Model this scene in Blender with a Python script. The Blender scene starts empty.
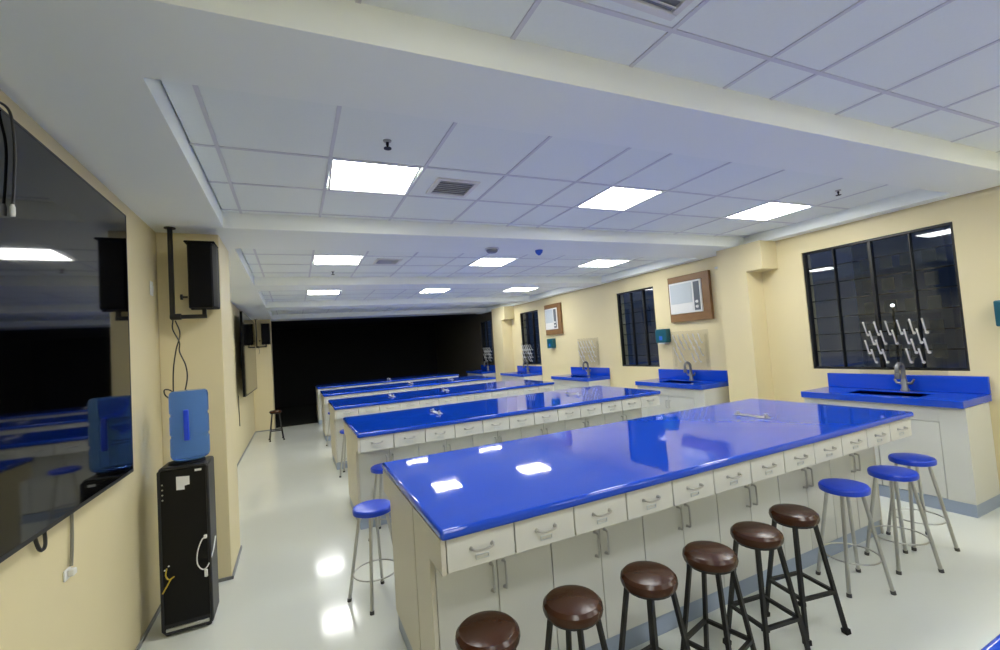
import bpy, bmesh, math, random
from mathutils import Vector, Matrix

random.seed(7)
SC = bpy.context.scene
COL = SC.collection

# ------------------------------------------------------------------ camera
CAM = dict(x=-0.4706, y=-1.6414, z=1.5826, yaw=0.4420, pitch=0.0479, roll=-0.0699, f=438.43)
cd = bpy.data.cameras.new('camera')
cd.sensor_fit = 'HORIZONTAL'
cd.sensor_width = 36.0
cd.lens = CAM['f'] / 1000.0 * 36.0
cd.clip_start = 0.02
cd.clip_end = 300
cam = bpy.data.objects.new('camera', cd)
COL.objects.link(cam)
_y, _p, _r = CAM['yaw'], CAM['pitch'], CAM['roll']
_f = Vector((math.sin(_y) * math.cos(_p), math.cos(_y) * math.cos(_p), math.sin(_p)))
_rt = Vector((math.cos(_y), -math.sin(_y), 0))
_up = _rt.cross(_f)
_r2 = _rt * math.cos(_r) + _up * math.sin(_r)
_u2 = -_rt * math.sin(_r) + _up * math.cos(_r)
M = Matrix((( _r2.x, _u2.x, -_f.x, CAM['x']), (_r2.y, _u2.y, -_f.y, CAM['y']), (_r2.z, _u2.z, -_f.z, CAM['z']), (0, 0, 0, 1)))
cam.matrix_world = M
SC.camera = cam

# ------------------------------------------------------------------ world (night) and exposure
w = bpy.data.worlds.new('night'); SC.world = w; w.use_nodes = True
bg = w.node_tree.nodes['Background']
bg.inputs[0].default_value = (0.34, 0.52, 1.0, 1)
bg.inputs[1].default_value = 0.03
SC.view_settings.view_transform = 'Standard'
SC.view_settings.look = 'None'
SC.view_settings.gamma = 1.0
SC.view_settings.use_curve_mapping = False
SC.view_settings.exposure = 1.0
PANEL_POWER = 13.0          # emission strength of the ceiling light panels

# ------------------------------------------------------------------ materials
def srgb(r, g, b):
    def l(c):
        c /= 255.0
        return c / 12.92 if c <= 0.04045 else ((c + 0.055) / 1.055) ** 2.4
    return (l(r), l(g), l(b), 1)

MATS = {}
def mat(name, col, rough=0.5, metal=0.0, noise=0.0, nscale=8.0, bump=0.0, bscale=40.0, spec=0.5, coat=0.0, rough_var=0.0, trans=0.0, ior=1.5, emit=None, estr=0.0):
    m = bpy.data.materials.new(name); m.use_nodes = True
    nt = m.node_tree; b = nt.nodes['Principled BSDF']
    b.inputs['Base Color'].default_value = col
    b.inputs['Roughness'].default_value = rough
    b.inputs['Metallic'].default_value = metal
    b.inputs['Specular IOR Level'].default_value = spec
    b.inputs['IOR'].default_value = ior
    b.inputs['Coat Weight'].default_value = coat
    b.inputs['Transmission Weight'].default_value = trans
    if emit:
        b.inputs['Emission Color'].default_value = emit
        b.inputs['Emission Strength'].default_value = estr
    tc = nt.nodes.new('ShaderNodeTexCoord')
    if noise:
        n = nt.nodes.new('ShaderNodeTexNoise'); n.inputs['Scale'].default_value = nscale; n.inputs['Detail'].default_value = 5
        nt.links.new(tc.outputs['Object'], n.inputs['Vector'])
        mx = nt.nodes.new('ShaderNodeMix'); mx.data_type = 'RGBA'
        mx.inputs['A'].default_value = tuple(c * (1 - noise) for c in col[:3]) + (1,)
        mx.inputs['B'].default_value = tuple(min(1, c * (1 + noise)) for c in col[:3]) + (1,)
        nt.links.new(n.outputs['Fac'], mx.inputs['Factor'])
        nt.links.new(mx.outputs['Result'], b.inputs['Base Color'])
        if rough_var:
            mr = nt.nodes.new('ShaderNodeMapRange')
            mr.inputs['To Min'].default_value = max(0, rough - rough_var); mr.inputs['To Max'].default_value = rough + rough_var
            nt.links.new(n.outputs['Fac'], mr.inputs['Value']); nt.links.new(mr.outputs['Result'], b.inputs['Roughness'])
    if bump:
        n2 = nt.nodes.new('ShaderNodeTexNoise'); n2.inputs['Scale'].default_value = bscale; n2.inputs['Detail'].default_value = 3
        nt.links.new(tc.outputs['Object'], n2.inputs['Vector'])
        bp = nt.nodes.new('ShaderNodeBump'); bp.inputs['Strength'].default_value = bump; bp.inputs['Distance'].default_value = 0.01
        nt.links.new(n2.outputs['Fac'], bp.inputs['Height']); nt.links.new(bp.outputs['Normal'], b.inputs['Normal'])
    MATS[name] = m
    return m

mat('cream_paint', srgb(224, 211, 168), 0.55, noise=0.025, nscale=3, bump=0.03, bscale=180)
mat('ceiling_paint', srgb(243, 248, 242), 0.6, noise=0.015, nscale=2)
mat('ceiling_tile', srgb(240, 246, 240), 0.75, noise=0.02, nscale=60, bump=0.05, bscale=300)
mat('grid_metal', srgb(216, 218, 221), 0.5)
mat('epoxy_floor', srgb(216, 219, 210), 0.11, noise=0.03, nscale=1.6, bump=0.012, bscale=5, rough_var=0.05)
mat('floor_painted_shade', srgb(60, 62, 60), 0.25, noise=0.05)  # shade of the unlit end put into the floor colour
mat('far_wall_painted_shade', srgb(14, 14, 14), 0.8, noise=0.1, nscale=2)  # near-black colour stands in for the lack of light on the far wall
mat('left_ceiling_painted_shade', srgb(34, 35, 37), 0.8, noise=0.1, nscale=2)  # shade painted into the left wall and ceiling of the unlit end
mat('right_wall_painted_shade', srgb(84, 79, 65), 0.8, noise=0.05, nscale=2)  # shaded copy of the cream wall, darkness put into the colour
mat('blue_epoxy', srgb(20, 72, 198), 0.04, noise=0.04, nscale=2.5, bump=0.03, bscale=6, spec=0.6)
mat('cabinet_white', srgb(208, 209, 203), 0.38, noise=0.012, nscale=4)
mat('cabinet_cream', srgb(204, 200, 186), 0.42, noise=0.02, nscale=4)
mat('gap_dark', srgb(96, 96, 92), 0.7)
mat('toe_grey', srgb(156, 169, 190), 0.45, noise=0.03, nscale=6)
mat('base_grey', srgb(132, 134, 134), 0.5, noise=0.04)
mat('chrome', srgb(186, 186, 184), 0.32, metal=0.7, noise=0.03, nscale=20)
mat('satin_steel', srgb(186, 186, 182), 0.36, metal=0.9, noise=0.04, nscale=30)
mat('black_metal', srgb(16, 15, 14), 0.45, noise=0.1, nscale=30)
mat('rubber', srgb(70, 70, 70), 0.7, noise=0.05)
mat('black_rubber', srgb(18, 18, 18), 0.7, noise=0.05)
mat('blue_vinyl', srgb(20, 66, 205), 0.3, noise=0.08, nscale=14, bump=0.12, bscale=22)
mat('brown_vinyl', srgb(64, 37, 21), 0.25, noise=0.16, nscale=18, bump=0.1, bscale=30, spec=0.3)
mat('screen', srgb(4, 4, 5), 0.045, noise=0.02, spec=0.5)
mat('black_plastic', srgb(6, 6, 7), 0.6, spec=0.15, noise=0.05, bump=0.05, bscale=200)
mat('speaker_grille', srgb(10, 10, 11), 0.6, noise=0.2, nscale=150, bump=0.4, bscale=220)
mat('cooler_back', srgb(6, 6, 7), 0.45, spec=0.25, noise=0.1, nscale=6)
mat('cooler_side', srgb(38, 38, 40), 0.4, spec=0.3, noise=0.05)
mat('cable_black', srgb(22, 21, 20), 0.5, noise=0.05)
mat('cable_grey', srgb(120, 118, 108), 0.5, noise=0.05)
mat('white_plastic', srgb(228, 228, 224), 0.35, noise=0.02)
mat('yellow_wire', srgb(196, 170, 50), 0.45, noise=0.08)
mat('paper', srgb(225, 225, 222), 0.8, noise=0.02)
mat('bottle_blue', srgb(112, 164, 250), 0.06, noise=0.05, trans=0.8, ior=1.12)
mat('bottle_handle', srgb(30, 70, 215), 0.3, noise=0.05)
mat('wood', srgb(132, 97, 58), 0.5, noise=0.22, nscale=9, bump=0.05, bscale=30)
mat('ac_grille', srgb(196, 204, 208), 0.5, noise=0.03)
mat('ac_dark', srgb(92, 98, 104), 0.5, noise=0.05)
mat('teal', srgb(14, 84, 98), 0.35, noise=0.06)
mat('window_metal', srgb(18, 19, 20), 0.4, noise=0.1)
mat('faucet_grey', srgb(126, 128, 132), 0.32, metal=0.6, noise=0.08)
mat('vent_dark', srgb(138, 142, 150), 0.6, noise=0.1)
mat('device_blue', srgb(40, 96, 200), 0.4, noise=0.05)
mat('diffuser_off', srgb(205, 210, 220), 0.4, noise=0.01)
mat('sink_blue', srgb(8, 36, 150), 0.12, noise=0.05)
mat('tower_wall', srgb(190, 196, 204), 0.8, noise=0.06)
mat('ground_night', srgb(60, 60, 62), 0.9, noise=0.2)
mat('diffuser_on', srgb(240, 244, 255), 0.5, noise=0.01, emit=(0.99, 1.0, 0.965, 1), estr=PANEL_POWER)
mat('tower_glow', srgb(60, 70, 80), 0.4, noise=0.05, emit=(0.75, 0.9, 1.0, 1), estr=0.012)
mat('lamp_glow', srgb(240, 240, 230), 0.4, noise=0.01, emit=(1.0, 0.97, 0.9, 1), estr=3.0)

# clear acrylic / window glass
def glass_mat(name, tint, refl=1.0):
    m = bpy.data.materials.new(name); m.use_nodes = True
    nt = m.node_tree; nt.nodes.clear()
    out = nt.nodes.new('ShaderNodeOutputMaterial')
    tr = nt.nodes.new('ShaderNodeBsdfTransparent'); tr.inputs[0].default_value = tint
    gl = nt.nodes.new('ShaderNodeBsdfGlossy'); gl.inputs['Roughness'].default_value = 0.02
    gl.inputs[0].default_value = (refl, refl, refl, 1)
    lw = nt.nodes.new('ShaderNodeLayerWeight'); lw.inputs['Blend'].default_value = 0.5
    pw = nt.nodes.new('ShaderNodeMath'); pw.operation = 'POWER'; pw.inputs[1].default_value = 5.0
    fr = nt.nodes.new('ShaderNodeMath'); fr.operation = 'MULTIPLY_ADD'; fr.inputs[1].default_value = 0.92; fr.inputs[2].default_value = 0.045
    nt.links.new(lw.outputs['Facing'], pw.inputs[0]); nt.links.new(pw.outputs[0], fr.inputs[0])
    mx = nt.nodes.new('ShaderNodeMixShader')
    nt.links.new(fr.outputs[0], mx.inputs[0]); nt.links.new(tr.outputs[0], mx.inputs[1]); nt.links.new(gl.outputs[0], mx.inputs[2])
    nt.links.new(mx.outputs[0], out.inputs[0])
    MATS[name] = m
    return m
glass_mat('window_glass', (0.80, 0.84, 0.88, 1))
glass_mat('acrylic', (0.995, 0.995, 0.995, 1), 0.05)

# ------------------------------------------------------------------ mesh builder
class MB:
    def __init__(self): self.bm = bmesh.new(); self.flat = False
    def _merge(self, b2):
        me = bpy.data.meshes.new('tmp'); b2.to_mesh(me); b2.free()
        self.bm.from_mesh(me); bpy.data.meshes.remove(me)
    def box(self, x0, x1, y0, y1, z0, z1, bevel=0.0, seg=1, rot=None, pivot=None):
        b = bmesh.new()
        bmesh.ops.create_cube(b, size=1.0)
        for v in b.verts:
            v.co = Vector(((x0 + x1) / 2 + v.co.x * (x1 - x0), (y0 + y1) / 2 + v.co.y * (y1 - y0), (z0 + z1) / 2 + v.co.z * (z1 - z0)))
        if bevel > 0:
            bmesh.ops.bevel(b, geom=list(b.edges), offset=bevel, segments=seg, profile=0.5, affect='EDGES'); self.flat = True
        if rot is not None:
            bmesh.ops.rotate(b, verts=list(b.verts), cent=Vector(pivot or (0, 0, 0)), matrix=rot)
        self._merge(b)
        return self
    def prism(self, pts, axis, a0, a1, bevel=0.0):
        """extrude polygon; pts are the two other coordinates in x,y,z order"""
        b = bmesh.new()
        def P(p, a):
            return {'x': (a, p[0], p[1]), 'y': (p[0], a, p[1]), 'z': (p[0], p[1], a)}[axis]
        lo = [b.verts.new(P(p, a0)) for p in pts]; hi = [b.verts.new(P(p, a1)) for p in pts]
        b.faces.new(lo); b.faces.new(hi[::-1])
        n = len(pts)
        for i in range(n): b.faces.new((lo[i], hi[i], hi[(i + 1) % n], lo[(i + 1) % n]))
        bmesh.ops.recalc_face_normals(b, faces=list(b.faces))
        if bevel: bmesh.ops.bevel(b, geom=list(b.edges), offset=bevel, segments=1, affect='EDGES')
        self.flat = True
        self._merge(b)
        return self
    def tube(self, pts, r, n=8, cap=True, closed=False, square=False):
        pts = [Vector(p) for p in pts]
        rs = r if isinstance(r, (list, tuple)) else [r] * len(pts)
        N = len(pts); rings = []; prev = None
        for i, p in enumerate(pts):
            if closed: t = (pts[(i + 1) % N] - pts[i - 1]).normalized()
            elif i == 0: t = (pts[1] - pts[0]).normalized()
            elif i == N - 1: t = (pts[-1] - pts[-2]).normalized()
            else: t = ((pts[i + 1] - p).normalized() + (p - pts[i - 1]).normalized()).normalized()
            if prev is None:
                a = Vector((0, 0, 1)) if abs(t.z) < 0.9 else Vector((1, 0, 0))
                u = t.cross(a).normalized()
            else:
                u = (prev - t * prev.dot(t)).normalized()
            prev = u; v = t.cross(u)
            off = math.pi / n if square else 0
            k = math.sqrt(2) if square else 1
            rings.append([self.bm.verts.new(p + (u * math.cos(2 * math.pi * j / n + off) + v * math.sin(2 * math.pi * j / n + off)) * rs[i] * k) for j in range(n)])
        for i in range(N if closed else N - 1):
            a, b = rings[i], rings[(i + 1) % N]
            for j in range(n): self.bm.faces.new((a[j], b[j], b[(j + 1) % n], a[(j + 1) % n]))
        if cap and not closed:
            self.bm.faces.new(rings[0][::-1]); self.bm.faces.new(rings[-1])
        return self
    def lathe(self, prof, n=24, c=(0, 0, 0), axis='z'):
        rings = []
        for (r, z) in prof:
            if r < 1e-6:
                rings.append([self.bm.verts.new((c[0], c[1], c[2] + z) if axis == 'z' else (c[0] + z, c[1], c[2]) if axis == 'x' else (c[0], c[1] + z, c[2]))])
            else:
                ring = []
                for j in range(n):
                    a = 2 * math.pi * j / n; q = (r * math.cos(a), r * math.sin(a))
                    ring.append(self.bm.verts.new((c[0] + q[0], c[1] + q[1], c[2] + z) if axis == 'z' else (c[0] + z, c[1] + q[0], c[2] + q[1]) if axis == 'x' else (c[0] + q[1], c[1] + z, c[2] + q[0])))
                rings.append(ring)
        for a, b in zip(rings, rings[1:]):
            if len(a) == 1 and len(b) == 1: continue
            for j in range(n):
                if len(a) == 1: self.bm.faces.new((a[0], b[(j + 1) % n], b[j]))
                elif len(b) == 1: self.bm.faces.new((a[j], a[(j + 1) % n], b[0]))
                else: self.bm.faces.new((a[j], a[(j + 1) % n], b[(j + 1) % n], b[j]))
        return self
    def mesh(self, name, material, smooth=30):
        bmesh.ops.recalc_face_normals(self.bm, faces=list(self.bm.faces))
        me = bpy.data.meshes.new(name)
        self.bm.to_mesh(me); self.bm.free()
        me.materials.append(MATS[material])
        if smooth:
            for p in me.polygons: p.use_smooth = True
            me.set_sharp_from_angle(angle=math.radians(smooth))
            if self.flat:
                for p in me.polygons: p.use_smooth = max(abs(c) for c in p.normal) < 0.9999
        return me

def put(name, me, parent=None, loc=(0, 0, 0), rotz=0.0):
    o = bpy.data.objects.new(name, me); COL.objects.link(o)
    o.location = loc; o.rotation_euler = (0, 0, rotz)
    if parent is not None: o.parent = parent
    return o
def build(name, mb, material, parent=None, loc=(0, 0, 0), rotz=0.0, smooth=30):
    return put(name, mb.mesh(name, material, smooth), parent, loc, rotz)
def tag(o, label, cat, group=None):
    o['label'] = label; o['category'] = cat
    if group: o['group'] = group
    return o
def thing(name, label, cat, loc=(0, 0, 0), rotz=0.0, group=None):
    o = put(name, None, None, loc, rotz); o.empty_display_size = 0.1
    return tag(o, label, cat, group)
def struct(name, mb, material, parent=None, smooth=30):
    o = build(name, mb, material, parent, smooth=smooth)
    if parent is None: o['kind'] = 'structure'
    return o
def spline(pts, k=6):
    P = [Vector(p) for p in pts]; P = [P[0] * 2 - P[1]] + P + [P[-1] * 2 - P[-2]]
    out = []
    for i in range(1, len(P) - 2):
        a, b, c, d = P[i - 1], P[i], P[i + 1], P[i + 2]
        for j in range(k):
            t = j / k
            out.append(0.5 * ((2 * b) + (c - a) * t + (2 * a - 5 * b + 4 * c - d) * t * t + (3 * b - a - 3 * c + d) * t ** 3))
    out.append(P[-2]); return out
ORD = ['first', 'second', 'third', 'fourth', 'fifth', 'sixth']

# ------------------------------------------------------------------ room dimensions
XL, XR = -1.35, 4.72
YB, YD, YF = -5.2, 10.3, 15.5          # back wall, start of unlit end, far wall
ZS, ZC = 2.59, 2.70                    # soffit / beams, tiled ceiling
ZT = 2.95

# floor
struct('floor', MB().box(XL - 0.2, XR + 0.2, YB - 0.2, YD, -0.1, 0), 'epoxy_floor')
struct('floor_far', MB().box(XL - 0.2, XR + 0.2, YD, YF + 0.2, -0.1, 0), 'floor_painted_shade')
# left wall, back wall, far wall
struct('wall_left', MB().box(XL - 0.2, XL, YB, YD, 0, ZT), 'cream_paint')
struct('wall_left_far', MB().box(XL - 0.2, XL, YD, YF, 0, ZT), 'left_ceiling_painted_shade')
struct('wall_back', MB().box(XL - 0.2, XR + 0.2, YB - 0.2, YB, 0, ZT), 'cream_paint')
struct('wall_far', MB().box(XL - 0.2, XR + 0.2, YF, YF + 0.2, 0, ZT), 'far_wall_painted_shade')
# right wall with window openings
WINS = [(0.06, 1.31, 1.09, 2.385), (3.57, 4.45, 1.08, 2.36), (7.22, 8.12, 1.08, 2.37)]
WIN_FAR = (9.95, 10.75, 1.12, 2.37)
RWT = 0.16
def wall_with_holes(y0, y1, holes):
    m = MB(); y = y0
    for (a, b, z0, z1) in holes:
        m.box(XR, XR + RWT, y, a, 0, ZT); m.box(XR, XR + RWT, a, b, 0, z0); m.box(XR, XR + RWT, a, b, z1, ZT); y = b
    m.box(XR, XR + RWT, y, y1, 0, ZT)
    return m
YRD = 9.2
struct('wall_right', wall_with_holes(YB, YRD, WINS), 'cream_paint', smooth=0)
struct('wall_right_far', wall_with_holes(YRD, YF, [WIN_FAR]), 'right_wall_painted_shade', smooth=0)
# columns
XCL = -0.958
struct('wall_left_column', MB().box(XL, XCL, 2.28, 2.86, 0, ZS, 0.004), 'cream_paint')
struct('wall_left_column', MB().box(XL, -0.95, 10.0, 10.6, 0, ZS, 0.004), 'cream_paint')
XCR = 4.43
struct('wall_right_column', MB().prism([(1.78, 0), (2.16, 0), (2.16, ZS), (1.58, ZS), (1.58, 2.26), (1.78, 2.26)], 'x', XCR, XR, 0.003), 'cream_paint')
struct('wall_right_column', MB().prism([(8.62, 0), (9.2, 0), (9.2, ZS), (8.42, ZS), (8.42, 2.26), (8.62, 2.26)], 'x', XCR, XR, 0.003), 'cream_paint')
# thin baseboards
bb = MB()
bb.box(XL, XL + 0.012, YB, 2.28, 0, 0.022); bb.box(XL, XCL + 0.012, 2.268, 2.28, 0, 0.022); bb.box(XCL, XCL + 0.012, 2.268, 2.87, 0, 0.022)
bb.box(XL, XL + 0.012, 2.86, 10.0, 0, 0.022); bb.box(XL, -0.94, 9.988, 10.0, 0, 0.022)
struct('baseboard_left', bb, 'base_grey')
bb = MB(); bb.box(XR - 0.012, XR, YB, -0.03, 0, 0.05); bb.box(XR - 0.012, XR, 1.16, 1.78, 0, 0.05); bb.box(XR - 0.012, XR, 3.55, 4.75, 0, 0.05)
bb.box(XCR - 0.012, XCR, 1.78, 2.16, 0, 0.05)
struct('baseboard_right', bb, 'base_grey')

# ------------------------------------------------------------------ ceiling
XR0, XR1 = -0.90, 4.56                  # the recesses between the side soffits
SH = 0.035                              # the bays run slightly skewed to the side walls
BEAMS = [(-2.75, -2.3), (-0.25, 0.15), (2.05, 2.70), (4.80, 5.30), (7.45, 7.95), (10.0, 10.6)]
cm = MB()
cm.box(XL - 0.2, XR0, YB, YD + 0.3, ZS, ZT)          # left soffit
cm.box(XR1, XR + 0.2, YB, YD + 0.3, ZS, ZT)          # right soffit
for a, b in BEAMS:
    q = MB().prism([(a, ZS), (b, ZS), (b, ZT), (a - 0.03, ZT), (a - 0.03, ZC - 0.01), (a - 0.012, ZS + 0.035)], 'x', XR0, XR1)
    for v in q.bm.verts: v.co.y -= SH * v.co.x
    cm._merge(q.bm)
cm.box(XR0, XR1, YB, -4.9, ZS, ZT)
cm.box(XL, XR, YB, YD + 0.3, ZC + 0.03, ZT)
ceiling = struct('ceiling', cm, 'ceiling_paint')
struct('ceiling_far', MB().box(XL - 0.2, XR + 0.2, YD + 0.3, YF + 0.2, ZC, ZT), 'left_ceiling_painted_shade')

COLS = [-0.90, -0.78, -0.24, 0.30, 0.84, 1.38, 1.70, 2.22, 2.76, 3.44, 4.06, 4.56]
LCOL = [2, 6, 9]
ROWS = [[-4.90, -4.60, -4.06, -3.54, -3.0, -2.75], [-2.30, -2.10, -1.56, -1.04, -0.50, -0.25], [0.15, 0.33, 0.90, 1.41, 1.95, 2.05], [2.70, 2.87, 3.41, 3.93, 4.47, 4.80],  # first bay: unseen panels added to bounce light onto the ceiling
        [5.30, 5.54, 6.06, 6.58, 7.12, 7.45], [7.95, 8.00, 8.05, 8.57, 9.11, 10.0]]
tile_cache = {}
light_rects = []
gm = MB()
for ri, rows in enumerate(ROWS):
    lrow = 2
    for j in range(len(rows) - 1):
        for i in range(len(COLS) - 1):
            x0, x1, y0, y1 = COLS[i], COLS[i + 1], rows[j], rows[j + 1]
            if j == lrow and i in LCOL:
                light_rects.append((ri, i, x0, x1, y0, y1)); continue
            key = (round(x1 - x0, 3), round(y1 - y0, 3))
            if key not in tile_cache:
                hx, hy = key[0] / 2 - 0.008, key[1] / 2 - 0.008
                tm = MB().box(-hx, hx, -hy, hy, 0, 0.025, 0.003)
                for v in tm.bm.verts: v.co.y -= SH * v.co.x
                tile_cache[key] = tm.mesh('ceiling_tile', 'ceiling_tile')
            put('ceiling_tile', tile_cache[key], ceiling, ((x0 + x1) / 2, (y0 + y1) / 2 - SH * (x0 + x1) / 2, ZC))
    for x in COLS[1:-1]: gm.box(x - 0.009, x + 0.009, rows[0], rows[-1], ZC - 0.004, ZC + 0.012)
    for y in rows[1:-1]: gm.box(COLS[0], COLS[-1], y - 0.009, y + 0.009, ZC - 0.0035, ZC + 0.0115)
for v in gm.bm.verts: v.co.y -= SH * v.co.x
g = build('ceiling_grid', gm, 'grid_metal', ceiling); g['kind'] = 'stuff'

# light panels
side = {2: 'left', 6: 'middle', 9: 'right'}
rown = {0: 'added unseen behind the camera to brighten the ceiling', 1: 'in the bay at the top edge', 2: 'in the nearest full ceiling bay', 3: 'in the second ceiling bay', 4: 'in the third ceiling bay', 5: 'in the farthest ceiling bay'}
for (ri, i, x0, x1, y0, y1) in light_rects:
    on = True
    t = thing('ceiling_light', ('bright square LED panel, %s one of three %s' if on else 'switched-off LED panel, %s one of three %s') % (side[i], rown[ri]), 'light',
              ((x0 + x1) / 2, (y0 + y1) / 2 - SH * (x0 + x1) / 2, ZC), -SH, group='LED ceiling panels')
    hx, hy = (x1 - x0) / 2 - 0.012, (y1 - y0) / 2 - 0.012
    fm = MB(); fw = 0.014
    fm.box(-hx, hx, -hy, -hy + fw, -0.002, 0.018); fm.box(-hx, hx, hy - fw, hy, -0.002, 0.018)
    fm.box(-hx, -hx + fw, -hy + fw, hy - fw, -0.002, 0.018); fm.box(hx - fw, hx, -hy + fw, hy - fw, -0.002, 0.018)
    build('frame', fm, 'white_plastic', t)
    build('diffuser', MB().box(-hx + fw, hx - fw, -hy + fw, hy - fw, 0.001, 0.012), 'diffuser_on' if on else 'diffuser_off', t)

# air vents
def vent(x, y, label):
    t = thing('ceiling_vent', label, 'vent', (x, y, ZC), group='ceiling air vents')
    build('frame', MB().box(-.15, .15, -.15, -.12, -0.012, 0.004, .003).box(-.15, .15, .12, .15, -0.012, 0.004, .003).box(-.15, -.12, -.12, .12, -0.012, 0.004, .003).box(.12, .15, -.12, .12, -0.012, 0.004, .003), 'white_plastic', t)
    build('backing', MB().box(-.12, .12, -.12, .12, -0.001, 0.003), 'vent_dark', t)
    sl = MB().box(-.118, .118, -.009, .009, -0.0015, 0.0015, rot=Matrix.Rotation(0.6, 3, 'X')).mesh('slat', 'grid_metal')
    for k in range(7): put('slat', sl, t, (0, -0.1 + k * 0.0333, -0.007))
vent(0.57, 1.17, 'square air vent beside the nearest left ceiling light')
vent(0.60, 3.67, 'small air vent beside the left light of the second ceiling bay')
vent(0.64, -0.72, 'air vent cut off by the top edge of the photo')
# sprinklers
def sprinkler(x, y, z, label):
    t = thing('sprinkler', label, 'sprinkler', (x, y, z), group='ceiling sprinklers')
    build('rosette', MB().lathe([(0, 0), (.022, 0), (.02, -.006), (.01, -.010), (0, -.010)], 16), 'satin_steel', t)
    build('nozzle', MB().lathe([(.008, -.01), (.008, -.025), (.005, -.028), (.005, -.042), (0, -.042)], 12), 'black_metal', t)
    build('deflector', MB().lathe([(0, -.040), (.02, -.040), (.02, -.044), (0, -.044)], 16), 'black_metal', t)
sprinkler(0.02, 0.62, ZC, 'dark sprinkler head in front of the nearest left ceiling light')
sprinkler(3.76, 0.42, ZC, 'dark sprinkler head near the right light of the nearest full bay')
sprinkler(0.03, 4.36, ZC, 'tiny sprinkler head beyond the left light of the second bay')
# smoke detector and blue device under the second beam
t = thing('smoke_detector', 'round white smoke detector under the beam beyond the middle light', 'detector', (1.42, 2.42, ZS))
build('base', MB().lathe([(0, 0), (.075, 0), (.075, -.012), (0, -.012)], 24), 'grid_metal', t)
build('dome', MB().lathe([(.06, -.012), (.058, -.03), (.045, -.042), (0, -.045)], 24), 'vent_dark', t)
t = thing('heat_detector', 'small blue hanging detector under the beam beyond the middle light', 'detector', (1.98, 2.42, ZS))
build('base', MB().lathe([(0, 0), (.042, 0), (.042, -.015), (0, -.015)], 20), 'device_blue', t)
build('head', MB().lathe([(.04, -.015), (.036, -.03), (.02, -.045), (.012, -.055), (0, -.056)], 20), 'device_blue', t)

# ------------------------------------------------------------------ windows
def window(name, win, splits, thick, bars):
    a, b, z0, z1 = win; fr = 0.022
    m = MB(); xa, xb = XR + 0.015, XR + 0.075
    m.box(xa, xb, a, a + fr, z0, z1); m.box(xa, xb, b - fr, b, z0, z1); m.box(xa, xb, a + fr, b - fr, z0, z0 + fr); m.box(xa, xb, a + fr, b - fr, z1 - fr, z1)
    root = struct(name, m, 'window_metal')
    ed = [a + fr]
    for s in splits:
        c = a + (b - a) * s; hw = 0.014 if s == thick else 0.006
        build('mullion', MB().box(xa + .004, xb - .004, c - hw, c + hw, z0 + fr, z1 - fr, 0.002), 'window_metal', root)
        ed += [c - hw, c + hw]
    ed.append(b - fr)
    for k in range(0, len(ed), 2):
        build('pane', MB().box(XR + .042, XR + .046, ed[k], ed[k + 1], z0 + fr, z1 - fr), 'window_glass', root)
    for k in range(bars):
        z = z0 + (z1 - z0) * (k + 1) / (bars + 1)
        build('grille_bar', MB().box(XR + .10, XR + .112, a, b, z - .006, z + .006), 'window_metal', root)
window('window_1', WINS[0], [0.25, 0.5, 0.76], 0.5, 6)
window('window_2', WINS[1], [0.30, 0.63], 0.3, 6)
window('window_3', WINS[2], [0.34, 0.67], 0.34, 6)
window('window_4', WIN_FAR, [0.5], 0.5, 5)

# ------------------------------------------------------------------ lab benches
BL, BW, BP = 3.57, 1.25, 2.431
BN = ['nearest bench', 'second bench', 'third bench', 'fourth bench', 'farthest bench']
UW, CW = 0.5895, 0.5640
ZB = 0.86
def cached(key, fn, _c={}):
    if key not in _c: _c[key] = fn()
    return _c[key]
def me_worktop(): return MB().box(0, BL, 0, BW, ZB, 0.9, 0.014, 3).mesh('worktop', 'blue_epoxy')
def me_body(): return MB().box(0.001, CW - 0.001, 0.02, 0.255, 0.1, 0.718).mesh('body', 'gap_dark')
def me_rail(): return MB().box(0.001, UW - 0.001, -0.158, 0.255, 0.724, ZB).mesh('drawer_box', 'cabinet_white')
def me_toe(): return MB().box(0.0, CW, 0.012, 0.25, 0, 0.098).mesh('toe_kick', 'toe_grey')
def me_drawer(): return MB().box(0.003, UW / 2 - 0.003, -0.178, -0.158, 0.728, 0.857, 0.002).mesh('drawer', 'cabinet_white')
def me_door(): return MB().box(0.002, CW / 2 - 0.002, 0.0, 0.02, 0.104, 0.716, 0.002).mesh('door', 'cabinet_white')
def me_pull():
    m = MB(); c = UW / 4
    m.tube(spline([(c - .045, -.178, .800), (c - .043, -.196, .800), (c - .03, -.203, .797), (c, -.205, .795), (c + .03, -.203, .797), (c + .043, -.196, .800), (c + .045, -.178, .800)], 3), 0.0042, 6)
    for s in (-1, 1): m.lathe([(0, 0), (.009, 0), (.008, -.006), (0, -.006)], 10, (c + s * .045, -.178, .800), 'y')
    return m.mesh('handle', 'chrome')
def me_holder():
    c = UW / 4
    return MB().box(c - .028, c + .028, -.181, -.178, .768, .771).box(c - .028, c + .028, -.181, -.178, .752, .755).box(c - .028, c - .025, -.181, -.178, .755, .768).box(c + .025, c + .028, -.181, -.178, .755, .768).mesh('label_holder', 'ac_grille')
def me_doorpull(s):
    x = CW / 2 - .03 if s else .03
    m = MB().tube(spline([(x, 0, .63), (x, -.02, .628), (x, -.026, .615), (x, -.026, .53), (x, -.02, .517), (x, 0, .515)], 3), 0.0055, 6)
    for z in (.63, .515): m.lathe([(0, 0), (.009, 0), (.008, -.005), (0, -.005)], 10, (x, 0, z), 'y')
    return m.mesh('handle', 'chrome')
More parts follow.
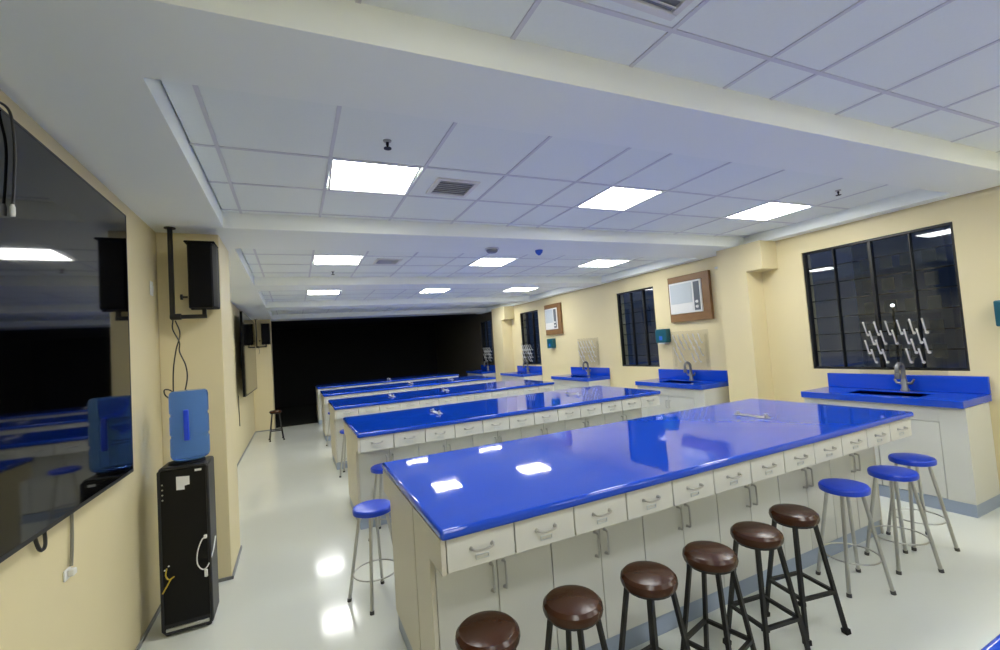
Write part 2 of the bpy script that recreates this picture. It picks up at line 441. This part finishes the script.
def me_endfront():   # L shaped end panel of the front half
    return MB().prism([(-.175, .724), (-.175, ZB), (.255, ZB), (.255, .1), (0.0, .1), (0.0, .724)], 'x', -.02, 0.0, 0.001).mesh('end_panel', 'cabinet_cream')
def me_endtoe(): return MB().box(-.012, 0, 0.012, 0.25, 0, 0.098).mesh('toe_kick', 'toe_grey')

def bench(n):
    Y0 = n * BP
    tag(put('worktop', cached('wt', me_worktop), None, (0, Y0, 0)), 'long glossy blue epoxy worktop of the %s' % BN[n], 'worktop', 'blue bench worktops')
    for i in range(6):
        where = {0: 'leftmost unit', 5: 'rightmost unit'}.get(i, '%s unit from the left' % ORD[i])
        r = thing('base_cabinet', 'white two-drawer two-door cabinet, %s under the %s' % (where, BN[n]), 'cabinet', (0.022 + i * CW, Y0 + 0.2, 0), group='white bench cabinets')
        dx = i * (UW - CW)
        put('body', cached('body', me_body), r)
        put('drawer_box', cached('rail', me_rail), r, (dx, 0, 0))
        put('toe_kick', cached('toe', me_toe), r)
        for k in (0, 1):
            d = put('drawer', cached('drawer', me_drawer), r, (dx + k * UW / 2, 0, 0))
            put('handle', cached('pull', me_pull), d)
            if n < 3: put('label_holder', cached('holder', me_holder), d)
            e = put('door', cached('door', me_door), r, (k * CW / 2, 0, 0))
            put('handle', cached('dp%d' % (1 - k), lambda: me_doorpull(1 - k)), e)
        if i == 0:
            put('end_panel', cached('endf', me_endfront), r, (0, 0, 0)); put('toe_kick', cached('endt', me_endtoe), r)
        if i == 5:
            put('end_panel', cached('endr', lambda: MB().box(CW, CW + .016, 0.0, .255, 0.0, .724, 0.001).mesh('end_panel', 'cabinet_cream')), r)
    rear(n, Y0)
def rear(n, Y0, label=None):
    r = thing('rear_cabinet_run', label or 'plain rear cabinet run facing away, behind the drawers of the %s' % BN[n], 'cabinet', (0.022, Y0 + 0.47, 0), group='rear cabinet runs')
    W = 6 * CW
    put('body', cached('rb', lambda: MB().box(0, W, 0, .56, .1, .724).box(0, 6 * UW - .005, 0, .755, .726, ZB).mesh('body', 'cabinet_white')), r)
    put('end_panel', cached('re', lambda: MB().prism([(0, .1), (.56, .1), (.56, .724), (.755, .724), (.755, ZB), (0, ZB)], 'x', -.02, 0, .001).mesh('end_panel', 'cabinet_cream')), r)
    put('toe_kick', cached('rt', lambda: MB().box(-.012, W, 0.01, .55, 0, .098).mesh('toe_kick', 'toe_grey')), r)
for n in range(5): bench(n)
# the bench behind the camera: only the corner of its top shows
tag(put('worktop', cached('wt', me_worktop), None, (0, -BP - .015, 0)), 'blue worktop of the bench whose corner shows at lower right', 'worktop', 'blue bench worktops')
rear(0, -BP - .015, 'rear cabinet run under the worktop at the lower right corner')
fr0 = thing('front_cabinet_run', 'front cabinet run of the bench at the lower right corner, out of view', 'cabinet', (0.022, -BP + .185, 0))
build('body', MB().box(0, 6 * CW, 0, .255, .1, .724).box(0, 6 * UW - .005, -.17, .255, .726, ZB), 'cabinet_white', fr0)
build('toe_kick', MB().box(0, 6 * CW, .012, .25, 0, .098), 'toe_grey', fr0)

# gas taps on the worktops
def me_plate(): return MB().box(-.028, .028, -.15, .15, 0, .006, .002).mesh('base_plate', 'satin_steel')
def me_valve():
    m = MB().lathe([(.016, 0), (.014, .012), (.009, .015), (.009, .024), (0, .026)], 12)
    m.tube([(0, 0, .018), (-.04, 0, .018)], [.007, .004], 8); m.box(-.006, .006, -.018, .018, .024, .029, .001)
    return m.mesh('valve', 'chrome')
for n in range(5):
    for q, lx in enumerate((.92, 1.82, 2.73)):
        if q not in [(2,), (0, 2), (0, 1), (1, 2), (1,)][n]: continue
        t = thing('gas_tap', 'low chrome gas tap pair on the %s part of the %s' % (['left', 'middle', 'right'][q], BN[n]), 'gas tap', (lx, n * BP + .66, .9), group='bench gas taps')
        put('base_plate', cached('gplate', me_plate), t)
        for s in (-1, 1): put('valve', cached('gvalve', me_valve), t, (0, s * .115, .006))

# ------------------------------------------------------------------ sink counters along the right wall
CN = ['nearest sink counter under the large window', 'second sink counter behind the column', 'third sink counter along the right wall', 'fourth sink counter by the narrow window', 'fifth sink counter in the unlit end']
def sink_counter(n, y0):
    X0, X1, L = 4.20, XR - 0.001, 1.21
    sx0, sx1, sy0, sy1 = 0.10, 0.38, 0.30, 0.86           # sink opening (local x from the front, y from the near end)
    D = X1 - X0
    r = thing('sink_worktop', 'blue epoxy top with splashback of the %s' % CN[n], 'worktop', (X0, y0, 0), group='blue sink tops')
    def top():
        m = MB(); z0, z1 = .845, .905
        m.box(0, sx0, 0, L, z0, z1, .004); m.box(sx1, D, 0, L, z0, z1, .004)
        m.box(sx0 - .004, sx1 + .004, 0, sy0, z0, z1, .004); m.box(sx0 - .004, sx1 + .004, sy1, L, z0, z1, .004)
        return m.mesh('slab', 'blue_epoxy')
    put('slab', cached('slab', top), r)
    put('splashback', cached('splash', lambda: MB().box(D - .03, D, 0, L, .905, 1.05, .004).mesh('splashback', 'blue_epoxy')), r)
    def basin():
        m = MB(); t_ = .01; zb = .66
        m.box(sx0 - t_, sx0, sy0 - t_, sy1 + t_, zb, .895); m.box(sx1, sx1 + t_, sy0 - t_, sy1 + t_, zb, .895)
        m.box(sx0, sx1, sy0 - t_, sy0, zb, .895); m.box(sx0, sx1, sy1, sy1 + t_, zb, .895); m.box(sx0, sx1, sy0, sy1, zb, zb + .01)
        return m.mesh('basin', 'sink_blue')
    put('basin', cached('basin', basin), r)
    put('drain', cached('drain', lambda: MB().lathe([(0, 0), (.03, 0), (.03, .004), (.018, .004), (.018, .002), (0, .002)], 16, (.24, .58, .67)).mesh('drain', 'chrome')), r)
    c = thing('sink_cabinet', 'white cabinet with grey plinth below the %s' % CN[n], 'cabinet', (X0, y0, 0), group='sink cabinets')
    put('body', cached('sbody', lambda: MB().box(.06, D, .02, L - .02, .1, .655).box(.06, .085, .02, L - .02, .655, .843).box(D - .02, D, .02, L - .02, .655, .843).box(.085, D - .02, .02, .04, .655, .843).box(.085, D - .02, L - .04, L - .02, .655, .843).mesh('body', 'cabinet_white')), c)
    put('side_panel', cached('sside', lambda: MB().box(.04, D - .05, .005, .02, .1, .843, .001).mesh('side_panel', 'cabinet_white')), c)
    put('side_panel', cached('sside2', lambda: MB().box(.04, D - .05, L - .02, L - .005, .1, .843, .001).mesh('side_panel', 'cabinet_white')), c)
    put('toe_kick', cached('stoe', lambda: MB().box(.045, D, .01, L - .01, 0, .098).mesh('toe_kick', 'toe_grey')), c)
    def stile(): return MB().box(.04, .06, .02, .17, .1, .843, .001).box(.04, .06, L - .17, L - .02, .1, .843, .001).box(.04, .06, .17, L - .17, .72, .843, .001).mesh('front_frame', 'cabinet_white')
    put('front_frame', cached('stile', stile), c)
    dw = (L - .34) / 2
    for k in (0, 1):
        d = put('door', cached('sdoor', lambda: MB().box(.04, .06, .003, dw - .003, .104, .715, .002).mesh('door', 'cabinet_white')), c, (0, .17 + k * dw, 0))
        yy = dw - .03 if k == 0 else .03
        put('handle', cached('sdh%d' % k, lambda: MB().tube(spline([(.04, yy, .66), (.018, yy, .658), (.012, yy, .645), (.012, yy, .575), (.018, yy, .562), (.04, yy, .56)], 3), .0045, 6).mesh('handle', 'chrome')), d)
    # faucet
    f = thing('faucet', 'grey gooseneck laboratory faucet on the %s' % CN[n], 'faucet', (X0 + .43, y0 + .53, .906), group='sink faucets')
    put('base', cached('fbase', lambda: MB().lathe([(0, 0), (.034, 0), (.034, .012), (.024, .03), (.024, .10), (.017, .115), (0, .115)], 18).mesh('base', 'faucet_grey')), f)
    put('spout', cached('fspout', lambda: MB().tube(spline([(0, 0, .10), (0, 0, .20), (-.012, 0, .235), (-.05, 0, .255), (-.09, 0, .24), (-.105, 0, .205), (-.107, 0, .16)], 5), .018, 10).lathe([(.02, .12), (.023, .13), (.023, .17), (.018, .175)], 12, (-.107, 0, 0)).mesh('spout', 'faucet_grey')), f)
    put('lever', cached('flever', lambda: MB().tube([(0, .02, .07), (0, .055, .075), (0, .075, .11)], [.013, .011, .008], 8).tube([(0, -.02, .07), (0, -.055, .075), (0, -.075, .11)], [.013, .011, .008], 8).mesh('lever', 'faucet_grey')), f)
    # drying rack: clear board with slanted white pegs
    k = thing('drying_rack', 'clear drying board with white pegs above the %s' % CN[n], 'drying rack', (XR - .002, y0 + .58, 1.052), group='peg drying racks')
    put('board', cached('rboard', lambda: MB().box(-.016, -.006, -.33, .33, .0, .56, .003).mesh('board', 'acrylic')), k)
    put('bracket', cached('rbr', lambda: MB().box(-.006, 0, -.30, -.26, .04, .50).box(-.006, 0, .26, .30, .04, .50).mesh('bracket', 'acrylic')), k)
    def peg():
        m = MB().tube([(-.014, 0, 0), (-.04, 0, .018), (-.085, 0, .13)], [.0065, .0065, .008], 8)
        m.lathe([(0, 0), (.014, 0), (.013, -.008), (0, -.010)], 10, (-.014, 0, 0), 'x')
        return m.mesh('peg', 'white_plastic')
    for row in range(4):
        cols = 6 if row % 2 == 0 else 5
        for q in range(cols):
            if row == 2 and q in (2, 3): continue
            if row == 3 and q == 2: continue
            yq = -.225 + q * .09 + (0 if row % 2 == 0 else .045)
            put('peg', cached('peg', peg), k, (0, -yq, .385 - row * .09))
for n in range(5):
    sink_counter(n, -0.05 + n * 2.42)

# ------------------------------------------------------------------ stools
def stool(kind, x, y, rot, label, group):
    t = thing('lab_stool', label, 'stool', (x, y, 0), rot, group)
    if kind == 'blue':
        R = .128
        put('seat', cached('bseat', lambda: MB().lathe([(0, .555), (R - .012, .555), (R - .002, .560), (R, .570), (R, .585), (R - .006, .594), (R - .025, .599), (0, .597)], 32).mesh('seat', 'blue_vinyl')), t)
        def leg():
            return MB().tube([(.085, 0, .557), (.178, 0, .012)], .0105, 10).mesh('leg', 'satin_steel')
        def foot(): return MB().tube([(.1767, 0, .02), (.180, 0, 0.0)], .0135, 10).mesh('foot', 'rubber')
        for k in range(4):
            l = put('leg', cached('bleg', leg), t, (0, 0, 0), math.pi / 2 * k)
            put('foot', cached('bfoot', foot), l)
        put('footring', cached('bring', lambda: MB().tube([(.1415 * math.cos(a * math.pi / 16), .1415 * math.sin(a * math.pi / 16), .18) for a in range(32)], .005, 6, closed=True).mesh('footring', 'satin_steel')), t)
    else:
        R = .116
        put('seat', cached('rseat', lambda: MB().lathe([(0, .545), (R - .02, .545), (R - .004, .552), (R, .566), (R - .003, .582), (R - .015, .594), (R - .04, .600), (0, .602)], 32).mesh('seat', 'brown_vinyl')), t)
        a0, a1 = .062, .124
        def leg(): return MB().tube([(a0, a0, .548), (a1, a1, .012)], .0085, 4, square=True).mesh('leg', 'black_metal')
        def foot(): return MB().tube([(a1 - .001, a1 - .001, .024), (a1 + .001, a1 + .001, 0)], .0145, 4, square=True).mesh('foot', 'black_rubber')
        zs = .20; s = a0 + (a1 - a0) * (.548 - zs) / .536
        def bar(): return MB().tube([(-s, s, zs), (s, s, zs)], .008, 4, square=True).mesh('stretcher', 'black_metal')
        for k in range(4):
            l = put('leg', cached('rleg', leg), t, (0, 0, 0), math.pi / 2 * k)
            put('foot', cached('rfoot', foot), l)
            put('stretcher', cached('rbar', bar), t, (0, 0, 0), math.pi / 2 * k)
        put('seat_ring', cached('rring', lambda: MB().lathe([(.085, .535), (.098, .535), (.098, .546), (.085, .546)], 24).mesh('seat_ring', 'black_metal')), t)
    return t
GB = 'brown padded stools along the nearest bench'
brown = [(.105, -.145, .05), (.455, -.16, .45), (.83, -.17, .10), (1.19, -.175, .24), (1.55, -.15, -.15), (1.915, -.11, -.2)]
bl = ['brown padded stool cut off by the bottom edge, leftmost of the row', 'second brown stool from the left of the row', 'third brown stool from the left of the row',
      'fourth brown stool from the left of the row', 'fifth brown stool, just left of the last brown one', 'rightmost brown stool, next to the blue stools']
for (x, y, a), l in zip(brown, bl): stool('brown', x, y, a, l, GB)
GBL = 'blue seated stools'
stool('blue', 2.53, -.04, .33, 'blue stool next to the brown stools, leftmost of three blue ones', GBL)
stool('blue', 3.03, -.07, .3, 'middle blue stool of the three at the right end of the nearest bench', GBL)
stool('blue', 3.46, -.0, .17, 'rightmost blue stool of the three, nearest the sink counter', GBL)
stool('blue', -.045, 1.41, -.35, 'blue stool standing alone at the left end behind the nearest bench', GBL)
stool('blue', .22, 2.40, .3, 'blue stool tucked under the left end of the second bench', GBL)
stool('blue', .17, 4.72, .5, 'stool tucked under the left end of the third bench', GBL)
stool('blue', .17, 7.05, .2, 'stool tucked under the left end of the fourth bench', GBL)
stool('brown', -.86, 8.48, .1, 'dark stool standing by the left wall column at the unlit end', 'dark stools by the wall')

# ------------------------------------------------------------------ televisions
def tv(y0, y1, label, off=0.0):
    t = thing('television', label, 'television', (XL + off, (y0 + y1) / 2, 1.04), group='wall mounted televisions')
    h, L = 1.42, (y1 - y0) / 2
    build('housing', MB().box(.022, .055, -L, L, 0, h, .004), 'black_plastic', t)
    build('bezel', MB().box(.055, .0605, -L, L, 0, .016).box(.055, .0605, -L, L, h - .008, h).box(.055, .0605, -L, -L + .008, .016, h - .008).box(.055, .0605, L - .008, L, .016, h - .008), 'cooler_side', t)
    build('screen', MB().box(.054, .0595, -L + .008, L - .008, .016, h - .008), 'screen', t)
    build('wall_bracket', MB().box(.002 - off, .022, -.4, .4, .45, .95), 'black_metal', t)
    return t
tv(-1.07, 1.43, 'large dark television filling the left edge of the photo')
tv(6.75, 9.25, 'distant dark television seen edge-on beyond the left column', .07)

def cable(name, pts, r, m, label):
    return tag(build(name, MB().tube(spline(pts), r, 6), m), label, 'cable')
cable('cable', [(-1.33, .25, 2.475), (-1.305, .26, 2.481), (-1.278, .285, 2.46), (-1.28, .315, 2.36), (-1.28, .31, 2.24), (-1.28, .298, 2.155)], .004, 'cable_black', 'black cable hanging in front of the near television')
tag(build('cable_plug', MB().lathe([(0, 0), (.006, 0), (.007, .01), (.007, .03), (.004, .04), (0, .04)], 12, (-1.28, .298, 2.115)), 'white_plastic'), 'white plug at the end of the cable in front of the television', 'plug')
cable('cable', [(-1.345, .54, 1.06), (-1.335, .545, .99), (-1.335, .575, .955), (-1.335, .605, .97), (-1.345, .615, 1.06)], .006, 'cable_black', 'short dark cable loop under the near television')
cable('cable', [(-1.343, .84, 1.06), (-1.34, .835, .95), (-1.34, .83, .86), (-1.34, .82, .80)], .006, 'cable_grey', 'grey cable hanging below the near television towards the socket')
t = thing('wall_socket', 'small white plug block on the wall below the television', 'socket', (XL, .80, .755))
build('plate', MB().box(0, .008, -.028, .028, 0, .045, .003), 'white_plastic', t)
build('plug', MB().box(.008, .03, -.012, .018, .012, .04, .004), 'white_plastic', t)
t = thing('wall_switch', 'pale switch plate on the wall left of the speaker', 'switch', (XL, 2.12, 2.10))
build('plate', MB().box(.001, .008, -.03, .03, 0, .10, .003), 'white_plastic', t)
build('rocker', MB().box(.008, .013, -.015, .015, .03, .07, .002), 'white_plastic', t)
cable('cable', [(-1.34, 6.95, 1.06), (-1.34, 6.93, .85), (-1.34, 6.97, .55)], .006, 'cable_black', 'thin cable hanging below the distant television')

# ------------------------------------------------------------------ loudspeakers on ceiling poles
def speaker(Y, label, far):
    b = thing('speaker_bracket', 'black pole bracket carrying the %s' % label, 'bracket', (-1.235, Y, ZS), group='speaker brackets')
    build('pole', MB().box(-.014, .014, -.014, .014, -.655, -.002, .002), 'black_metal', b)
    build('flange', MB().lathe([(0, 0), (.035, 0), (.035, -.006), (0, -.006)], 16), 'black_metal', b)
    build('arm', MB().box(-.016, .205, -.012, .012, -.655, -.628, .002).box(.178, .203, -.012, .012, -.628, -.587, .002), 'black_metal', b)
    build('clamp', MB().lathe([(0, -.03), (.022, -.03), (.022, .03), (0, .03)], 12, (.02, 0, -.64), 'x'), 'black_metal', b)
    build('thumb_screw', MB().tube([(.055, 0, -.50), (.092, 0, -.50)], .007, 6).lathe([(0, 0), (.02, 0), (.02, .012), (0, .012)], 10, (.05, 0, -.50), 'x'), 'black_metal', b)
    s = thing('loudspeaker', label, 'speaker', (-1.045, Y, ZS - .585), group='black loudspeakers')
    hw, hd, h = .088, .095, .465
    build('cabinet', MB().prism([(-hw, hd), (hw, hd), (hw + .002, -.02), (hw - .018, -hd), (-hw + .018, -hd), (-hw - .002, -.02)], 'z', 0, h, .008), 'black_plastic', s)
    build('grille', MB().prism([(-hw + .008, hd), (hw - .008, hd), (hw - .02, hd + .012), (-hw + .02, hd + .012)], 'z', .02, h - .02, .003), 'speaker_grille', s)
    build('top_cap', MB().box(-hw - .008, hw + .002, -hd, hd, h - .002, h + .012, .005), 'black_plastic', s)
    for q in (-1, 1): build('foot', MB().lathe([(0, 0), (.012, 0), (.010, -.014), (0, -.014)], 10, (q * .06, -.05, 0)), 'black_rubber', s)
speaker(2.14, 'black loudspeaker on the left column above the water cooler', False)
speaker(9.88, 'small distant black loudspeaker on the far left column', True)
cable('cable', [(-1.23, 2.118, 1.925), (-1.235, 2.13, 1.86), (-1.20, 2.13, 1.77), (-1.20, 2.13, 1.70), (-1.165, 2.12, 1.60), (-1.16, 2.12, 1.50), (-1.19, 2.12, 1.38), (-1.235, 2.12, 1.36), (-1.29, 2.14, 1.40), (-1.30, 2.16, 1.44), (-1.26, 2.15, 1.43), (-1.22, 2.13, 1.37)], .0045, 'cable_black', 'thin looped black cable hanging from the speaker bracket')
cable('cable', [(-1.225, 2.16, 1.925), (-1.20, 2.16, 1.83), (-1.225, 2.16, 1.72), (-1.245, 2.16, 1.58), (-1.25, 2.16, 1.42), (-1.25, 2.17, 1.33)], .0045, 'cable_black', 'second thin cable dropping behind the blue water bottle')
cable('cable', [(-1.20, 9.9, 1.93), (-1.185, 9.9, 1.85), (-1.20, 9.9, 1.78)], .005, 'cable_grey', 'short cable under the distant loudspeaker')

# ------------------------------------------------------------------ water cooler seen from its back
wc = thing('water_cooler', 'tall black water cooler with its back to the camera against the left wall', 'water cooler', (-1.115, 1.79, 0))
build('body', MB().box(-.128, .128, -.115, .125, .012, .985, .014, 2), 'cooler_side', wc)
build('back_panel', MB().box(-.118, .118, -.124, -.112, .07, .972, .006, 2), 'cooler_back', wc)
fr = MB()
fr.tube([(-.122, -.120, .04), (-.122, -.120, .965), (-.108, -.120, .982), (.108, -.120, .982), (.122, -.120, .965), (.122, -.120, .04), (.108, -.120, .022), (-.108, -.120, .022)], .009, 8, closed=True)
build('back_rim', fr, 'cooler_side', wc)
build('base_strip', MB().box(-.108, .108, -.126, -.114, .030, .048, .002), 'satin_steel', wc)
build('top_collar', MB().lathe([(0, .985), (.10, .985), (.095, .998), (.07, 1.004), (0, 1.004)], 24, (0, .005, 0)), 'black_plastic', wc)
build('sticker', MB().prism([(-.035, .928), (.032, .922), (.032, .872), (.006, .868), (.006, .845), (-.035, .848)], 'y', -.1255, -.1238), 'paper', wc)
build('small_label', MB().box(.06, .095, -.1255, -.1238, .945, .958), 'paper', wc)
build('power_cord', MB().tube(spline([(.105, -.126, .54), (.085, -.134, .525), (.062, -.136, .46), (.06, -.136, .39), (.085, -.134, .35), (.112, -.132, .365), (.135, -.09, .43), (.142, -.03, .50)]), .0038, 6), 'white_plastic', wc)
build('cord_clip', MB().box(.095, .112, -.136, -.122, .530, .552, .003).box(.092, .110, -.136, -.122, .30, .345, .004), 'white_plastic', wc)
build('earth_wire', MB().tube(spline([(-.118, -.128, .26), (-.095, -.132, .30), (-.075, -.134, .335), (-.06, -.132, .345), (-.085, -.130, .335), (-.1, -.128, .36), (-.095, -.126, .40)]), .0042, 6), 'yellow_wire', wc)
for (sx, sz) in ((-.105, .39), (-.085, .41), (-.105, .80), (-.105, .83), (-.105, .86), (-.105, .89)):
    build('screw', MB().lathe([(0, 0), (.005, 0), (.004, -.003), (0, -.003)], 8, (sx, -.124, sz), 'y'), 'white_plastic' if sz < .5 else 'satin_steel', wc)
for sx in (-.1, .1):
    for sy in (-.09, .1): build('foot', MB().lathe([(0, 0), (.016, 0), (.014, .014), (0, .014)], 10, (sx, sy, 0)), 'black_rubber', wc)
bo = thing('water_bottle', 'translucent blue water bottle upside down on the cooler', 'bottle', (-1.095, 1.795, 1.004))
prof = [(.06, 0), (.085, .004), (.098, .014), (.104, .03), (.105, .05), (.105, .135), (.099, .145), (.099, .155), (.105, .165), (.105, .27), (.099, .28), (.099, .29), (.105, .30), (.105, .405), (.101, .425), (.09, .435), (0, .430)]
build('shell', MB().lathe([(0, 0)] + prof, 28), 'bottle_blue', bo)
build('grip', MB().box(-.012, .016, -.118, -.098, .13, .32, .006, 2), 'bottle_handle', bo)

# ------------------------------------------------------------------ right wall fittings
def aircon(y0, y1, label):
    z0, z1 = 1.75, 2.42
    t = thing('air_conditioner', label, 'air conditioner', (XR, (y0 + y1) / 2, z0), group='window air conditioners')
    H, L = z1 - z0, (y1 - y0) / 2
    fm = MB(); fw = .085
    fm.box(-.05, -.001, -L, L, 0, .115, .003); fm.box(-.05, -.001, -L, L, H - .09, H, .003); fm.box(-.05, -.001, -L, -L + fw + .04, .115, H - .09, .003); fm.box(-.05, -.001, L - .02, L, .115, H - .09, .003)
    build('wooden_frame', fm, 'wood', t)
    ya, yb, za, zb = -L + fw + .04, L - .02, .115, H - .09
    build('housing', MB().box(-.06, -.002, ya + .004, yb - .004, za + .004, zb - .004, .008, 2), 'white_plastic', t)
    gy0 = ya + .16
    gr = build('intake_grille', MB().box(-.064, -.056, gy0, yb - .03, za + .15, zb - .03, .002), 'ac_grille', t)
    for k in range(9):
        z = za + .165 + k * ((zb - .045) - (za + .165)) / 8
        build('louver', MB().box(-.069, -.063, gy0 + .008, yb - .038, z - .006, z + .006), 'ac_grille', gr)
    build('outlet', MB().box(-.064, -.056, gy0, yb - .03, za + .03, za + .12, .002), 'white_plastic', t)
    build('control_panel', MB().box(-.064, -.056, ya + .03, ya + .13, za + .03, zb - .03, .002), 'ac_dark', t)
    for k in range(2): build('knob', MB().lathe([(0, 0), (.022, 0), (.018, -.016), (0, -.016)], 12, (-.064, ya + .08, za + .08 + k * .07), 'x'), 'white_plastic', t)
aircon(2.50, 3.22, 'white window air conditioner in a brown wooden frame beside the near column')
aircon(6.20, 6.84, 'smaller-looking far air conditioner in a wooden frame between the narrow windows')
def dispenser(y, label):
    t = thing('towel_dispenser', label, 'dispenser', (XR, y, 1.44), group='teal wall dispensers')
    build('case', MB().box(-.10, -.001, -.11, .11, .02, .23, .012, 2), 'teal', t)
    build('tray', MB().box(-.09, -.001, -.06, .06, 0, .02, .004), 'white_plastic', t)
    build('sight_window', MB().box(-.103, -.099, -.03, .03, .06, .12, .001), 'device_blue', t)
dispenser(3.40, 'teal dispenser on the wall below the near air conditioner')
dispenser(6.64, 'tiny teal dispenser on the wall below the far air conditioner')
dispenser(-.26, 'teal dispenser cut off by the right edge of the photo')
t = thing('conduit_box', 'slim pale grille box on the wall between air conditioner and column', 'conduit', (XR, 2.33, 1.86))
build('cover', MB().box(-.03, -.001, -.07, .07, 0, .55, .004), 'cream_paint', t)
build('cap', MB().box(-.035, -.001, -.075, .075, .55, .58, .003), 'grid_metal', t)

# ------------------------------------------------------------------ outside at night
tag(build('ground', MB().box(8, 90, -40, 80, -9.2, -9), 'ground_night'), 'dark ground outside the windows at night', 'ground')
bpy.data.objects['ground']['kind'] = 'structure'
tw = thing('tower_block', 'faint pale tower block outside the large window at night', 'building', (32, 11.6, -9))
build('wall', MB().box(0, 6, -2.2, 2.2, 0, 15.5).box(1, 5, -1.4, 1.4, 15.5, 16.5), 'tower_wall', tw)
wme = MB().box(-.05, .02, -.3, .3, 0, .75).mesh('window', 'tower_glow')
for r_ in range(8):
    for c_ in range(4): put('window', wme, tw, (0, -1.5 + c_ * 1.0, 4.2 + r_ * 1.35))
lp = thing('street_lamp', 'bright point of a street lamp seen through the large window', 'lamp', (29, 10.75, -9))
build('pole', MB().tube([(0, 0, 0), (0, 0, 11.2)], .06, 8), 'window_metal', lp)
build('lamp_head', MB().lathe([(0, -.09), (.065, -.065), (.09, 0), (.065, .065), (0, .09)], 12, (0, 0, 11.3)), 'lamp_glow', lp)
